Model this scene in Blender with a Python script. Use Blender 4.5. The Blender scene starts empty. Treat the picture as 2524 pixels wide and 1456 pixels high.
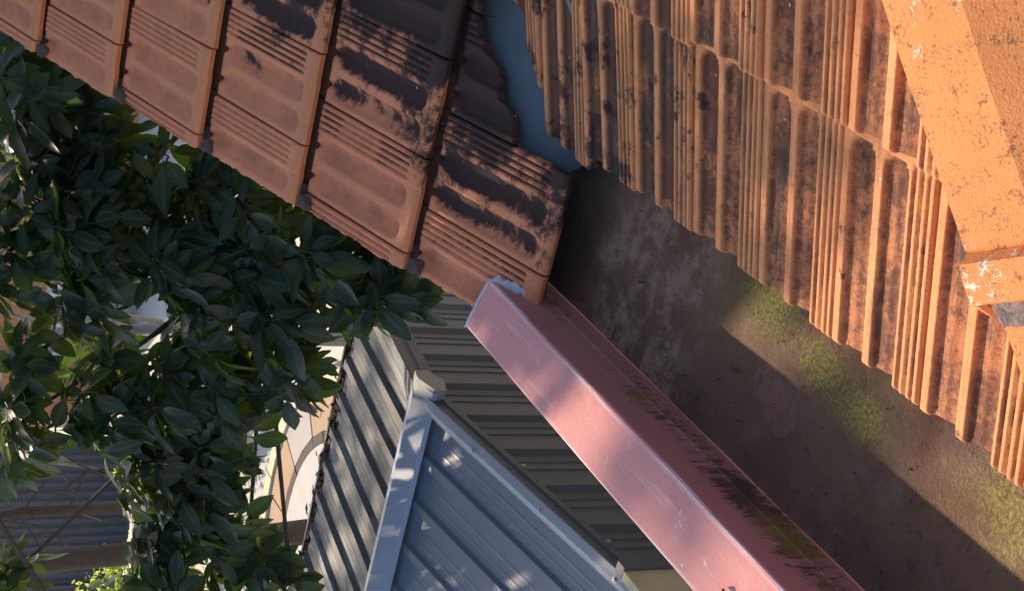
import bpy, bmesh, math, random
from math import radians as R, sin, cos, pi
from mathutils import Vector as V, Matrix, noise as mn
import numpy as np
random.seed(7); rs = np.random.RandomState(5)
scene = bpy.context.scene
col = scene.collection

# ------------------------------------------------------------------ camera
# world: Y runs along the box gutter away from the viewer, X to the right, Z up, metres
FW = V((-0.3521, 0.8159, -0.4587)); RT = V((0.9074, 0.4177, 0.0465)); UPV = V((-0.2295, 0.3999, 0.8874))
FPX = 3612.7 / 2523.0
cd = bpy.data.cameras.new('camera'); cam = bpy.data.objects.new('camera', cd); col.objects.link(cam)
bz = -FW.normalized(); bx_ = -UPV; by_ = bz.cross(bx_).normalized(); bx_ = by_.cross(bz)
cam.matrix_world = Matrix((bx_, by_, bz)).transposed().to_4x4()      # the phone was held on its side
cd.sensor_fit = 'HORIZONTAL'; cd.sensor_width = 36; cd.lens = 36 * FPX; cd.clip_start = 0.02; cd.clip_end = 600
scene.camera = cam

# ------------------------------------------------------------------ sky, sun, exposure
SUN = V((-0.634, 0.594, 0.495)).normalized()
w = bpy.data.worlds.new('World'); scene.world = w; w.use_nodes = True
nt = w.node_tree; sk = nt.nodes.new('ShaderNodeTexSky'); sk.sky_type = 'NISHITA'; sk.sun_disc = False
sk.sun_elevation = math.asin(SUN.z); sk.sun_rotation = math.atan2(SUN.x, SUN.y) % (2 * pi)
sk.air_density = 1.0; sk.dust_density = 1.2; sk.ozone_density = 1.0
nt.links.new(sk.outputs[0], nt.nodes['Background'].inputs[0]); nt.nodes['Background'].inputs[1].default_value = 0.15
sd = bpy.data.lights.new('sun', 'SUN'); sd.energy = 4.6; sd.angle = R(0.8); sd.color = (1.0, 0.80, 0.58)
so = bpy.data.objects.new('sun', sd); col.objects.link(so); so.rotation_euler = SUN.to_track_quat('Z', 'Y').to_euler()
vs = scene.view_settings; vs.view_transform = 'Standard'; vs.look = 'None'; vs.exposure = 0.92; vs.gamma = 1
vs.use_curve_mapping = False
scene.render.engine = 'CYCLES'

# ------------------------------------------------------------------ helpers
def link(o, parent=None):
    col.objects.link(o)
    if parent is not None:
        o.parent = parent
    return o
def abs_loc(o):
    p = V((0, 0, 0))
    while o is not None:
        p += o.location; o = o.parent
    return p
def tag(o, label=None, cat=None, group=None, kind=None):
    if label: o['label'] = label
    if cat: o['category'] = cat
    if group: o['group'] = group
    if kind: o['kind'] = kind
    return o
def thing(name, loc, label, cat, group=None):
    o = bpy.data.objects.new(name, None); o.empty_display_size = 0.1; link(o); o.location = loc
    return tag(o, label, cat, group)
def obj(name, me, parent=None, m=None, smooth=False):
    """mesh in world coordinates -> object whose origin stays at its parent's world zero"""
    if m is not None and not me.materials: me.materials.append(m)
    o = bpy.data.objects.new(name, me); link(o, parent)
    if parent is not None: o.location = -abs_loc(parent)
    if smooth: me.shade_smooth()
    return o
class MB:
    def __init__(s): s.v = []; s.f = []
    def add(s, vs_, fs):
        b = len(s.v); s.v += [tuple(q) for q in vs_]; s.f += [tuple(b + i for i in f) for f in fs]; return s
    def box(s, x0, x1, y0, y1, z0, z1):
        return s.add([(x, y, z) for z in (z0, z1) for y in (y0, y1) for x in (x0, x1)],
                     [(0, 2, 3, 1), (4, 5, 7, 6), (0, 1, 5, 4), (2, 6, 7, 3), (0, 4, 6, 2), (1, 3, 7, 5)])
    def bar(s, a, b, wx, up, h):
        """box from a to b, wx half width, up direction, h height"""
        a = V(a); b = V(b); up = V(up).normalized(); d = (b - a).normalized(); r = d.cross(up).normalized() * wx
        u = up * h
        q = [a - r, a + r, a + r + u, a - r + u, b - r, b + r, b + r + u, b - r + u]
        return s.add(q, [(0, 1, 2, 3), (7, 6, 5, 4), (0, 4, 5, 1), (1, 5, 6, 2), (2, 6, 7, 3), (3, 7, 4, 0)])
    def tube(s, pts, rad, n=8, cap=True):
        pts = [V(p) for p in pts]; rings = []
        for i, p in enumerate(pts):
            d = (pts[min(i + 1, len(pts) - 1)] - pts[max(i - 1, 0)]).normalized()
            a = d.cross(V((0, 0, 1)) if abs(d.z) < .9 else V((1, 0, 0))).normalized(); b = d.cross(a)
            r = rad[i] if hasattr(rad, '__len__') else rad
            rings.append([p + (a * cos(2 * pi * k / n) + b * sin(2 * pi * k / n)) * r for k in range(n)])
        base = [q for rg in rings for q in rg]; fs = []
        for i in range(len(rings) - 1):
            for k in range(n):
                fs.append((i * n + k, i * n + (k + 1) % n, (i + 1) * n + (k + 1) % n, (i + 1) * n + k))
        if cap: fs += [tuple(range(n))[::-1], tuple((len(rings) - 1) * n + k for k in range(n))]
        return s.add(base, fs)
    def extrude(s, prof, p0, d, close=False):
        """profile: list of 3D points, swept by vector d"""
        n = len(prof); q = [V(p) + V(p0) for p in prof]; q += [p + V(d) for p in q]
        fs = [(i, i + 1, n + i + 1, n + i) for i in range(n - 1)]
        if close: fs += [(n - 1, 0, n, 2 * n - 1), tuple(range(n))[::-1], tuple(range(n, 2 * n))]
        return s.add(q, fs)
    def mesh(s, name):
        me = bpy.data.meshes.new(name); me.from_pydata(s.v, [], s.f); me.update(); return me
    def build(s, name, m, parent=None, smooth=False): return obj(name, s.mesh(name), parent, m, smooth)

# ------------------------------------------------------------------ materials
class NT:
    def __init__(s, name):
        s.m = bpy.data.materials.new(name); s.m.use_nodes = True; s.t = s.m.node_tree
        s.b = s.t.nodes['Principled BSDF']; s._pos = None
    def n(s, ty, **k):
        q = s.t.nodes.new('ShaderNode' + ty)
        for a, v in k.items(): setattr(q, a, v)
        return q
    def put(s, sock, v):
        if hasattr(v, 'is_output'): s.t.links.new(v, sock)
        elif v is not None:
            if hasattr(sock.default_value, '__len__') and hasattr(v, '__len__') and len(sock.default_value) == 4 and len(v) == 3: v = (*v, 1)
            sock.default_value = v
    def pos(s):
        if s._pos is None: s._pos = s.n('NewGeometry').outputs['Position']
        return s._pos
    def vmul(s, vec, k):
        q = s.n('VectorMath', operation='MULTIPLY'); s.put(q.inputs[0], vec); s.put(q.inputs[1], k); return q.outputs[0]
    def vadd(s, vec, k):
        q = s.n('VectorMath', operation='ADD'); s.put(q.inputs[0], vec); s.put(q.inputs[1], k); return q.outputs[0]
    def xyz(s, vec):
        q = s.n('SeparateXYZ'); s.put(q.inputs[0], vec); return q.outputs
    def noise(s, scale, detail=4, rough=.6, vec=None, dist=0, off=0):
        q = s.n('TexNoise'); v = s.pos() if vec is None else vec
        if off: v = s.vadd(v, (off, off * 1.7, -off))
        s.put(q.inputs['Vector'], v); q.inputs['Scale'].default_value = scale; q.inputs['Detail'].default_value = detail
        q.inputs['Roughness'].default_value = rough; q.inputs['Distortion'].default_value = dist; return q.outputs['Fac']
    def math(s, op, a, b=None, c=None, clamp=False):
        q = s.n('Math', operation=op, use_clamp=clamp); s.put(q.inputs[0], a)
        if b is not None: s.put(q.inputs[1], b)
        if c is not None: s.put(q.inputs[2], c)
        return q.outputs[0]
    def step(s, a, lo, hi, o0=0., o1=1.):
        q = s.n('MapRange', interpolation_type='SMOOTHSTEP'); s.put(q.inputs[0], a)
        for i, v in enumerate((lo, hi, o0, o1)): s.put(q.inputs[1 + i], v)
        return q.outputs[0]
    def mix(s, f, a, b, mode='MIX'):
        q = s.n('Mix', data_type='RGBA', blend_type=mode); s.put(q.inputs[0], f); s.put(q.inputs[6], a); s.put(q.inputs[7], b); return q.outputs[2]
    def attr(s, name):
        q = s.n('Attribute', attribute_name=name); return q.outputs['Fac']
    def rnd(s): return s.n('ObjectInfo').outputs['Random']
    def bump(s, h, strength=.3, dist=.01):
        q = s.n('Bump'); q.inputs['Strength'].default_value = strength; q.inputs['Distance'].default_value = dist
        s.put(q.inputs['Height'], h); s.t.links.new(q.outputs[0], s.b.inputs['Normal']); return q
    def out(s, colr, rough=.8, metal=0., spec=.3):
        s.put(s.b.inputs['Base Color'], colr); s.put(s.b.inputs['Roughness'], rough); s.put(s.b.inputs['Metallic'], metal)
        s.put(s.b.inputs['Specular IOR Level'], spec); return s.m
def plain(name, c, rough=.8, metal=0., var=.25, scale=9., bump=.15, bscale=60.):
    t = NT(name); n1 = t.noise(scale, 6, .65)
    c2 = tuple(v * (1 - var) for v in c); c1 = tuple(min(1, v * (1 + var)) for v in c)
    t.bump(t.noise(bscale, 3), bump, .004)
    return t.out(t.mix(n1, c2, c1), rough, metal)

BLACK = (.016, .014, .015)
def terracotta(name, far):
    t = NT(name); P = t.pos(); X, Y, Z = t.xyz(P)
    rn = t.rnd()
    base = t.mix(t.noise(7, 5, .6), (.57, .178, .078), (.74, .275, .128)) if far else t.mix(t.noise(7, 5, .6), (.54, .195, .072), (.70, .295, .115))
    base = t.mix(t.math('MULTIPLY', rn, .55), base, (.62, .200, .092) if far else (.58, .215, .075))
    # pale bloom
    base = t.mix(t.step(t.noise(22, 5, .7, off=3), .5, .8, 0, .22), base, (.56, .27, .16))
    # fine dark pitting over broader mottling
    sp = t.math('ADD', t.math('MULTIPLY', t.noise(330, 4, .75), .55), t.math('MULTIPLY', t.noise(70, 6, .75, off=2), .45))
    sp = t.step(sp, .50, .60)
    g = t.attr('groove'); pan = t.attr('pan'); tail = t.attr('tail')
    if far:
        base = t.mix(t.math('MULTIPLY', sp, .30), base, (.16, .065, .045))
        base = t.mix(t.math('MULTIPLY', tail, .55), base, (.50, .19, .075))
        fine = t.noise(1.0, 6, .72, vec=t.vmul(P, (26, 75, 30)))
        n = t.math('ADD', t.math('MULTIPLY', t.noise(7.5, 9, .74, dist=.15), .84), t.math('MULTIPLY', fine, .16))
        n2 = t.noise(3.4, 4, .6, off=5)
        zone = t.math('MULTIPLY_ADD', Y, -.22, t.math('ADD', X, 1.60))          # about 0 near the verge, rising to the valley
        zone = t.math('ADD', zone, t.math('MULTIPLY', t.math('SUBTRACT', n2, .5), .45))
        zb = t.step(zone, -.06, .26, -.30, .055)
        zb = t.math('ADD', zb, t.step(zone, .30, .46, 0, .22))
        m = t.step(t.math('ADD', t.math('ADD', n, zb), t.math('MULTIPLY', t.math('SUBTRACT', pan, .3), .13)), .485, .585)
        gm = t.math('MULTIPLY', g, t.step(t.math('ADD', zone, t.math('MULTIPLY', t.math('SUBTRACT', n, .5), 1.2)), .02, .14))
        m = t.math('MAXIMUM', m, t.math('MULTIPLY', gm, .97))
        br = t.step(t.noise(9, 6, .7, off=9), .46, .74, 0, .30)
        base = t.mix(br, base, (.22, .09, .06))
        br = t.math('MULTIPLY', t.math('MULTIPLY', pan, t.step(t.noise(11, 7, .75, off=13), .42, .66)), .42)
        base = t.mix(br, base, (.14, .07, .05))
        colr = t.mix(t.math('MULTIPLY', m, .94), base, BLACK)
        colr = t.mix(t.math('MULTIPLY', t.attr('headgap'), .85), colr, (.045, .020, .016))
    else:
        base = t.mix(t.math('MULTIPLY', pan, .62), base, (.28, .088, .038))
        base = t.mix(t.math('MULTIPLY', sp, t.step(pan, 0, 1, .30, .80)), base, (.085, .034, .022))
        n = t.math('ADD', t.math('MULTIPLY', t.noise(10, 8, .72, dist=.3), .7), t.math('MULTIPLY', t.noise(120, 5, .7), .3))
        q = t.vmul(P, (3.0, 34, 6)); st = t.noise(1.0, 7, .7, vec=q)
        left = t.step(Y, 1.45, 2.2, 0, .10)
        pm = t.math('MULTIPLY', t.step(t.math('ADD', n, left), .43, .58), t.step(pan, -.1, .9, .08, .96))
        colr = t.mix(t.math('MULTIPLY', pm, .85), base, (.055, .024, .018))
        sm = t.math('MULTIPLY', t.step(t.math('ADD', st, t.math('MULTIPLY', left, .6)), .565, .65), t.step(pan, 0, 1, .35, .85))
        colr = t.mix(sm, colr, (.050, .044, .036))
        colr = t.mix(t.math('MULTIPLY', g, t.step(t.math('ADD', t.noise(16, 5, .7, off=6), left), .40, .60, .10, .92)), colr, (.040, .028, .022))
        blk = t.step(t.math('ADD', t.noise(13, 7, .74, off=11), t.math('MULTIPLY', left, .9)), .60, .68)
        colr = t.mix(t.math('MULTIPLY', blk, .85), colr, BLACK)
    wl = t.step(t.noise(75, 3, .5, off=21), .745, .765)
    colr = t.mix(wl, colr, (.50, .48, .45))
    h = t.math('ADD', t.noise(420, 3, .6), t.math('MULTIPLY', t.noise(60, 4, .6), 1.2))
    t.bump(h, .35, .0022)
    return t.out(colr, .82, 0, .25)
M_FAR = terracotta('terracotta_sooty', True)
M_NEAR = terracotta('terracotta_pitted', False)

t = NT('terracotta_cap'); c = t.mix(t.noise(10, 5), (.55, .185, .055), (.66, .25, .080))
c = t.mix(t.step(t.noise(4, 6, .7, off=8), .48, .68, 0, .55), c, (.50, .19, .06))
sp = t.math('ADD', t.math('MULTIPLY', t.noise(300, 4, .75), .5), t.math('MULTIPLY', t.noise(45, 6, .75, off=2), .5))
c = t.mix(t.step(sp, .515, .60, 0, .85), c, (.13, .06, .035))
c = t.mix(t.step(t.noise(9, 8, .78, off=5), .61, .70, 0, .85), c, (.10, .075, .06))
c = t.mix(t.math('MULTIPLY', t.step(t.noise(90, 4, .7, off=4), .56, .60), t.step(t.noise(8, 3, .6, off=15), .60, .66)), c, (.60, .57, .47))
t.bump(t.noise(330, 4, .65), .5, .003); M_CAP = t.out(c, .85)

t = NT('grey_mortar'); c = t.mix(t.noise(30, 6, .7), (.060, .042, .037), (.14, .098, .085)); t.bump(t.noise(70, 6, .75), .9, .02); M_MORT = t.out(c, .95)
t = NT('grey_bedding'); c = t.mix(t.noise(40, 6, .7), (.16, .12, .11), (.32, .25, .23)); t.bump(t.noise(110, 6, .75), .8, .012); M_BED = t.out(c, .95)
M_UNDER = plain('dark_underlay', (.012, .010, .010), .95)
M_RENDER = plain('brown_render', (.20, .165, .135), .9)

# valley metal
t = NT('valley_metal'); c = t.mix(t.noise(4, 5, .65), (.080, .095, .115), (.12, .138, .160))
c = t.mix(t.step(t.noise(7, 8, .75, off=3), .50, .70, 0, .65), c, (.085, .08, .075))
c = t.mix(t.step(t.noise(60, 6, .75), .60, .70, 0, .5), c, (.05, .045, .04)); t.bump(t.noise(14, 4), .12, .006); M_VAL = t.out(c, .55, .0, .5)

# painted pink flashing (cap face)
t = NT('pink_paint'); P = t.pos()
c = t.mix(t.noise(6, 5, .6), (.45, .195, .180), (.56, .255, .235))
q = t.vmul(P, (55, 3.5, 30)); c = t.mix(t.step(t.noise(1, 6, .6, vec=q), .58, .80, 0, .5), c, (.66, .50, .50))
X, Y, Z = t.xyz(P); edge = t.math('MAXIMUM', t.step(X, -1.014, -1.002), t.step(X, -1.118, -1.130))
q2 = t.vmul(P, (260, 6, 200)); c = t.mix(t.math('MULTIPLY', edge, t.step(t.noise(1, 6, .7, vec=q2), .44, .60, 0, .85)), c, (.70, .58, .58))
c = t.mix(t.step(t.noise(19, 7, .8, dist=1.5), .625, .67, 0, .6), c, (.72, .62, .64))
c = t.mix(t.step(t.noise(34, 6, .75, off=7, dist=1.), .69, .72, 0, .85), c, (.17, .06, .06))
c = t.mix(t.step(t.noise(5, 8, .78, off=17), .54, .70, 0, .6), c, (.30, .125, .105))
c = t.mix(t.step(t.noise(150, 5, .75, off=27), .58, .68, 0, .35), c, (.62, .42, .40))
t.bump(t.math('ADD', t.noise(90, 6, .7), t.math('MULTIPLY', t.noise(6, 3), 2.5)), .35, .004); M_PINK = t.out(c, t.step(t.noise(12, 4), .3, .7, .75, .95), 0, .10)
# inner face: mossy streaks
t = NT('pink_paint_mossy'); P = t.pos(); X, Y, Z = t.xyz(P)
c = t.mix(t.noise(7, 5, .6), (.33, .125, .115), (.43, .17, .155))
q = t.vmul(P, (10, 85, 26)); st = t.noise(1, 9, .8, vec=q, dist=.6); big = t.noise(3.5, 4, .6, off=2)
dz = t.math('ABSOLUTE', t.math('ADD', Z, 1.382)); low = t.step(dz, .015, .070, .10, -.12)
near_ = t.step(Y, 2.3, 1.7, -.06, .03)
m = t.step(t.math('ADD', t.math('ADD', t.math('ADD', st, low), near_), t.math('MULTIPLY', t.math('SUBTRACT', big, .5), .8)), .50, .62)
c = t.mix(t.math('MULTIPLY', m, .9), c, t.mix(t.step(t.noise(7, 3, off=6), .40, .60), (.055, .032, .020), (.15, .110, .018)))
t.bump(st, .25, .004); M_MOSSY = t.out(c, .7)
# gutter floor
t = NT('gutter_floor'); P = t.pos(); X, Y, Z = t.xyz(P)
c = t.mix(t.noise(5, 8, .75), (.070, .030, .019), (.185, .084, .050))
c = t.mix(t.step(t.noise(9, 8, .75, off=19), .5, .66, 0, .6), c, (.19, .098, .070))
c = t.mix(t.math('MULTIPLY', t.step(X, -.98, -.72, .2, .8), t.step(t.noise(6, 6, .7, off=23), .42, .66, 0, .6)), c, (.20, .13, .045))
c = t.mix(t.step(t.noise(210, 5, .75), .52, .66, 0, .45), c, (.06, .036, .026))
q = t.vmul(P, (20, 30, 20))
pt = t.step(t.noise(11, 9, .80, dist=.25, off=1.3), .44, .60)
scr = t.step(t.math('ADD', Y, t.math('MULTIPLY', t.noise(7, 4), .35)), 1.98, 2.14); scr2 = t.step(t.math('ADD', Y, t.math('MULTIPLY', t.noise(6, 4, off=8), .35)), 2.30, 2.48, 1, 0)
c = t.mix(t.math('MULTIPLY', t.math('MULTIPLY', pt, scr), t.math('MULTIPLY', scr2, .95)), c, (.27, .165, .112))
c = t.mix(t.math('MULTIPLY', t.step(t.noise(34, 8, .8, dist=.5), .56, .64), .7), c, (.035, .024, .018))
# dark sludge at the far end under the eave
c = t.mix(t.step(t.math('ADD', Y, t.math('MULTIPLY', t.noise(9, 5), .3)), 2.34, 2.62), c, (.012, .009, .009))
def blob(cx, cy, rx, ry, soft=.95):
    dx = t.math('DIVIDE', t.math('SUBTRACT', X, cx), rx); dy = t.math('DIVIDE', t.math('SUBTRACT', Y, cy), ry)
    d = t.math('SQRT', t.math('ADD', t.math('MULTIPLY', dx, dx), t.math('MULTIPLY', dy, dy)))
    return t.step(t.math('ADD', d, t.math('MULTIPLY', t.math('SUBTRACT', t.noise(13, 8, .75), .5), 1.7)), 1.05, 1.05 - soft)
ms = None
for b in ((-.735, 1.73, .075, .14), (-.765, 1.58, .065, .12), (-.78, 1.46, .065, .10), (-.755, 1.12, .10, .15), (-.74, .85, .1, .12)):
    m = blob(*b); ms = m if ms is None else t.math('MAXIMUM', ms, m)
mc = t.mix(t.step(t.noise(170, 6, .8), .38, .62), (.09, .07, .022), (.33, .265, .055))
c = t.mix(t.math('MULTIPLY', ms, t.step(t.math('ADD', t.noise(75, 8, .82, off=2), t.math('MULTIPLY', ms, .14)), .47, .62, 0, 1.0)), c, mc)
c = t.mix(t.step(t.noise(90, 5, .8, off=14), .66, .72, 0, .5), c, (.24, .19, .16))
# shoe print in the dirt: curved tread bands clear of grime
ca, sa = cos(R(-25)), sin(R(-25))
U = t.math('ADD', t.math('MULTIPLY', t.math('SUBTRACT', X, -.864), ca), t.math('MULTIPLY', t.math('SUBTRACT', Y, 1.648), sa))
W_ = t.math('SUBTRACT', t.math('MULTIPLY', t.math('SUBTRACT', Y, 1.648), ca), t.math('MULTIPLY', t.math('SUBTRACT', X, -.864), sa))
r2 = t.math('ADD', t.math('POWER', t.math('ABSOLUTE', t.math('DIVIDE', U, .034)), 3), t.math('POWER', t.math('ABSOLUTE', t.math('DIVIDE', W_, .062)), 3))
rr = t.math('SQRT', t.math('ADD', t.math('POWER', U, 2), t.math('POWER', W_, 2)))
zig = t.math('ADD', W_, t.math('MULTIPLY', t.math('PINGPONG', t.math('ADD', U, 1.0), .0085), .9))
wv = t.math('SINE', t.math('ADD', t.math('MULTIPLY', zig, 1450), t.math('MULTIPLY', t.noise(18, 2), 6)))
wv = t.mix(t.step(rr, .013, .015), t.math('SINE', t.math('MULTIPLY', rr, 1300)), wv)
tread = t.math('MULTIPLY', t.step(wv, -.2, .5), t.step(r2, 1.05, .9))
rim = t.math('MULTIPLY', t.math('MULTIPLY', t.step(r2, .93, .98), t.step(r2, 1.12, 1.05)), t.step(W_, .015, -.03))
pr_ = t.math('MULTIPLY', t.math('MAXIMUM', tread, rim), t.step(t.noise(40, 4, .6), .30, .55, .15, .75))
c = t.mix(pr_, c, (.26, .115, .105))
t.bump(t.math('ADD', t.math('ADD', t.noise(45, 8, .78), t.math('MULTIPLY', t.noise(260, 4), .6)), t.math('MULTIPLY', ms, t.math('MULTIPLY', t.noise(190, 5, .8), .5))), .8, .006); M_FLOOR = t.out(c, t.step(t.noise(8, 4), .3, .7, .6, .9), 0, .3)
t = NT('white_sealant'); c = t.mix(t.noise(40, 6, .7), (.30, .29, .31), (.62, .62, .64)); t.bump(t.noise(80, 5, .7), .6, .008); M_SEAL = t.out(c, .6)

# sheet metals
def metal(name, c0, c1, rough=.5, stain=(.05, .05, .05), sa_=.5, sth=.6, stretch=(30, 3, 3), bump=.05):
    t = NT(name); c = t.mix(t.noise(3, 5, .6), c0, c1); q = t.vmul(t.pos(), stretch)
    c = t.mix(t.step(t.noise(1, 7, .7, vec=q), sth, sth + .12, 0, sa_), c, stain)
    c = t.mix(t.step(t.noise(48, 6, .8), .64, .68, 0, sa_), c, stain)
    t.bump(t.noise(25, 4), bump, .004); return t.out(c, rough, 0, .5)
M_S1 = metal('blue_grey_sheet', (.098, .118, .160), (.130, .152, .20), .5, (.09, .10, .12), .55, .58, (26, 2.5, 3))
M_S2 = metal('weathered_sheet', (.075, .086, .10), (.15, .163, .178), .7, (.022, .024, .026), .95, .37, (16, 2.2, 3))
M_RC = metal('ridge_cap_paint', (.165, .20, .285), (.205, .245, .335), .5, (.035, .035, .045), .75, .70, (4, 14, 4))
M_BARGE = metal('barge_cap_paint', (.165, .19, .235), (.205, .23, .27), .5, (.13, .13, .12), .6, .58, (9, 3, 9))
M_GW = metal('wall_sheet_paint', (.078, .090, .108), (.118, .128, .142), .6, (.05, .05, .05), .5, .60, (3, 24, 2))
M_DKT = metal('dark_flashing', (.066, .076, .092), (.090, .100, .118), .6, (.03, .03, .03), .5)
M_ECAP = metal('end_cap_paint', (.20, .20, .185), (.25, .25, .225), .5, (.08, .08, .07), .5)
M_SCREW = plain('screw_metal', (.35, .36, .38), .4, .6)
M_CREAM = plain('cream_board', (.52, .44, .27), .8)
M_FENCE = metal('slate_fence_sheet', (.045, .047, .060), (.060, .062, .078), .55, (.03, .03, .035), .4, .6, (2, 2, 8))
M_BRICK = plain('orange_brick', (.46, .20, .10), .9, 0, .3, 4)
M_JOINT = plain('pale_joint', (.62, .52, .40), .95)
M_WFR = plain('white_frame', (.70, .72, .76), .5)
M_SLAT = plain('grey_slat', (.26, .28, .32), .6)
M_GLASS = plain('dark_pane', (.03, .035, .04), .1)
M_BARK = plain('grey_bark', (.22, .20, .18), .9, 0, .45, 14, .6, 40)
M_BARK2 = plain('brown_bark', (.085, .065, .05), .95, 0, .4, 18, .6, 50)
M_GROUND = plain('pale_yard_concrete', (.50, .45, .38), .95, 0, .25, .8)
M_PAVE1 = plain('tan_paver', (.36, .235, .14), .9, 0, .25, 3)
M_PAVE2 = plain('grey_paver', (.36, .32, .29), .9, 0, .25, 3)
t = NT('rippled_concrete'); c = t.mix(t.noise(3, 5), (.36, .34, .31), (.50, .47, .42)); t.bump(t.noise(9, 4), .4, .02); M_PAD = t.out(c, .9)
t = NT('leaf_litter'); c = t.mix(t.rnd(), (.05, .03, .02), (.13, .08, .04)); c = t.mix(t.noise(70, 2), c, (.03, .02, .015)); M_LIT = t.out(c, .95)
M_DRY = plain('dry_leaf_brown', (.16, .085, .05), .85, 0, .4, 60)

def leafmat(name, c0, c1, tr, trf=.35, rough=.38):
    t = NT(name); rn = t.rnd(); n1 = t.math('ADD', t.math('MULTIPLY', t.noise(13, 4), .45), t.math('MULTIPLY', t.noise(3.1, 3, off=4), .55)); n1 = t.step(n1, .34, .66)
    c = t.mix(n1, c0, c1); rb = t.math('POWER', t.attr('rib'), 9); c = t.mix(t.math('MULTIPLY', rb, .55), c, tuple(min(1, v * 3 + .02) for v in c1)); t.out(c, rough, 0, .28)
    b = t.n('BsdfTranslucent'); t.put(b.inputs[0], tr); mx = t.n('MixShader'); mx.inputs[0].default_value = trf
    t.t.links.new(t.b.outputs[0], mx.inputs[1]); t.t.links.new(b.outputs[0], mx.inputs[2])
    t.t.links.new(mx.outputs[0], t.t.nodes['Material Output'].inputs[0]); return t.m
M_LEAF = leafmat('glossy_leaf', (.008, .017, .013), (.023, .040, .027), (.19, .32, .025), .33)
M_LEAFY = leafmat('yellowing_leaf', (.20, .14, .03), (.30, .22, .05), (.45, .32, .05), .35)
M_LEAFR = leafmat('reddish_leaf', (.16, .045, .035), (.22, .07, .05), (.4, .1, .06), .3)
M_SHRUB = leafmat('bright_shrub_leaf', (.07, .12, .02), (.13, .19, .035), (.5, .62, .08), .45, .5)

# ------------------------------------------------------------------ setting: ground
g = MB(); g.add([(-150, -60, -4.7), (150, -60, -4.7), (150, 260, -4.7), (-150, 260, -4.7)], [(0, 1, 2, 3)])
tag(g.build('ground', M_GROUND), kind='structure')

# ------------------------------------------------------------------ roof tiles
P_ = R(23.04)
def sstep(a, b, x): q = np.clip((x - a) / (b - a), 0, 1); return q * q * (3 - 2 * q)
def tile_grid(w_, g_, far, nx=104, ny=60, lap=.055):
    s = np.linspace(0, 1, nx); v = np.concatenate([[0, .0025, .006, .011], np.linspace(.017, g_ + lap, ny - 4)])
    S, Vv = np.meshgrid(s, v)
    X = S * w_; H = np.zeros_like(S); pan = np.zeros_like(S); gr = np.zeros_like(S)
    if far: pans = ((.045, .335), (.395, .675)); r0, r1 = .69, 1.0; D = .0170; v0, v1 = .085 * g_, 1.04 * g_
    else: pans = ((.075, .372), (.445, .728)); r0, r1 = .735, 1.0; D = .0195; v0, v1 = -1., .94 * g_
    for a, b in pans:
        c = (a + b) / 2 * w_; hw = (b - a) / 2 * w_
        rad = hw * (.92 if far else .80)
        hwv = hw
        if far:  # narrower towards the head
            k = sstep(.86 * g_, .96 * g_, Vv); hwv = hw * (1 - .62 * k)
        qx = np.abs(X - c) - (hwv - rad); mid = (v0 + v1) / 2; hl = (v1 - v0) / 2
        qv = np.abs(Vv - mid) - (hl - rad)
        d = np.hypot(np.maximum(qx, 0), np.maximum(qv, 0)) + np.minimum(np.maximum(qx, qv), 0) - rad
        m = (.50 * sstep(0, .34 * hw, -d) + .50 * sstep(.0, .98 * hw, -d)) if far else (.88 * sstep(0, .19 * hw, -d) + .12 * sstep(.1 * hw, .95 * hw, -d))
        H -= D * m * (1 if far else (.50 + .50 * np.clip((X - (c - hw)) / (2 * hw), 0, 1)))      # near pans fall towards one side
        if not far: H += .0016 * m * np.exp(-((X - (c - hw * .25)) / (hw * .20)) ** 2)
        pan = np.maximum(pan, m)
    vr0, vr1 = (.10 * g_, .93 * g_) if far else (-1, .93 * g_)
    ng = 4 if far else 3
    for k in range(ng):
        c = r0 + (r1 - r0) * (k + .75) / (ng + .55)
        wd = .023 if far else .021
        m = np.clip(1 - np.abs(S - c) / wd, 0, 1); m = sstep(0, .8 if far else .5, m) * sstep(vr0, vr0 + .012, Vv) * sstep(vr1 + .012, vr1, Vv)
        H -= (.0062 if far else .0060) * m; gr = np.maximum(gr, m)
    # raised rib block, rounded tail, rounded long edges
    H += .003 * sstep(r0 - .012, r0 + .01, S)
    H -= (.008 if far else .005) * np.clip(1 - Vv / (.010 if far else .006), 0, 1) ** 2
    H -= .004 * np.clip(1 - S / .012, 0, 1) ** 2 + .004 * np.clip((S - .985) / .015, 0, 1) ** 2
    # the head sits lower so that the next course lies on it
    if far: H -= (.016 + H * .6) * sstep(g_ * .955, g_ * .968, Vv)
    else: H -= .012 * sstep(g_ * 1.0, g_ * 1.03, Vv)
    return X, Vv, H, pan, gr, (sstep(g_ * .957, g_ * .966, Vv) if far else sstep(g_ * .985, g_ * .995, Vv)), sstep(.085 * g_, .045 * g_, Vv) * (1 - pan)
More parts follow.
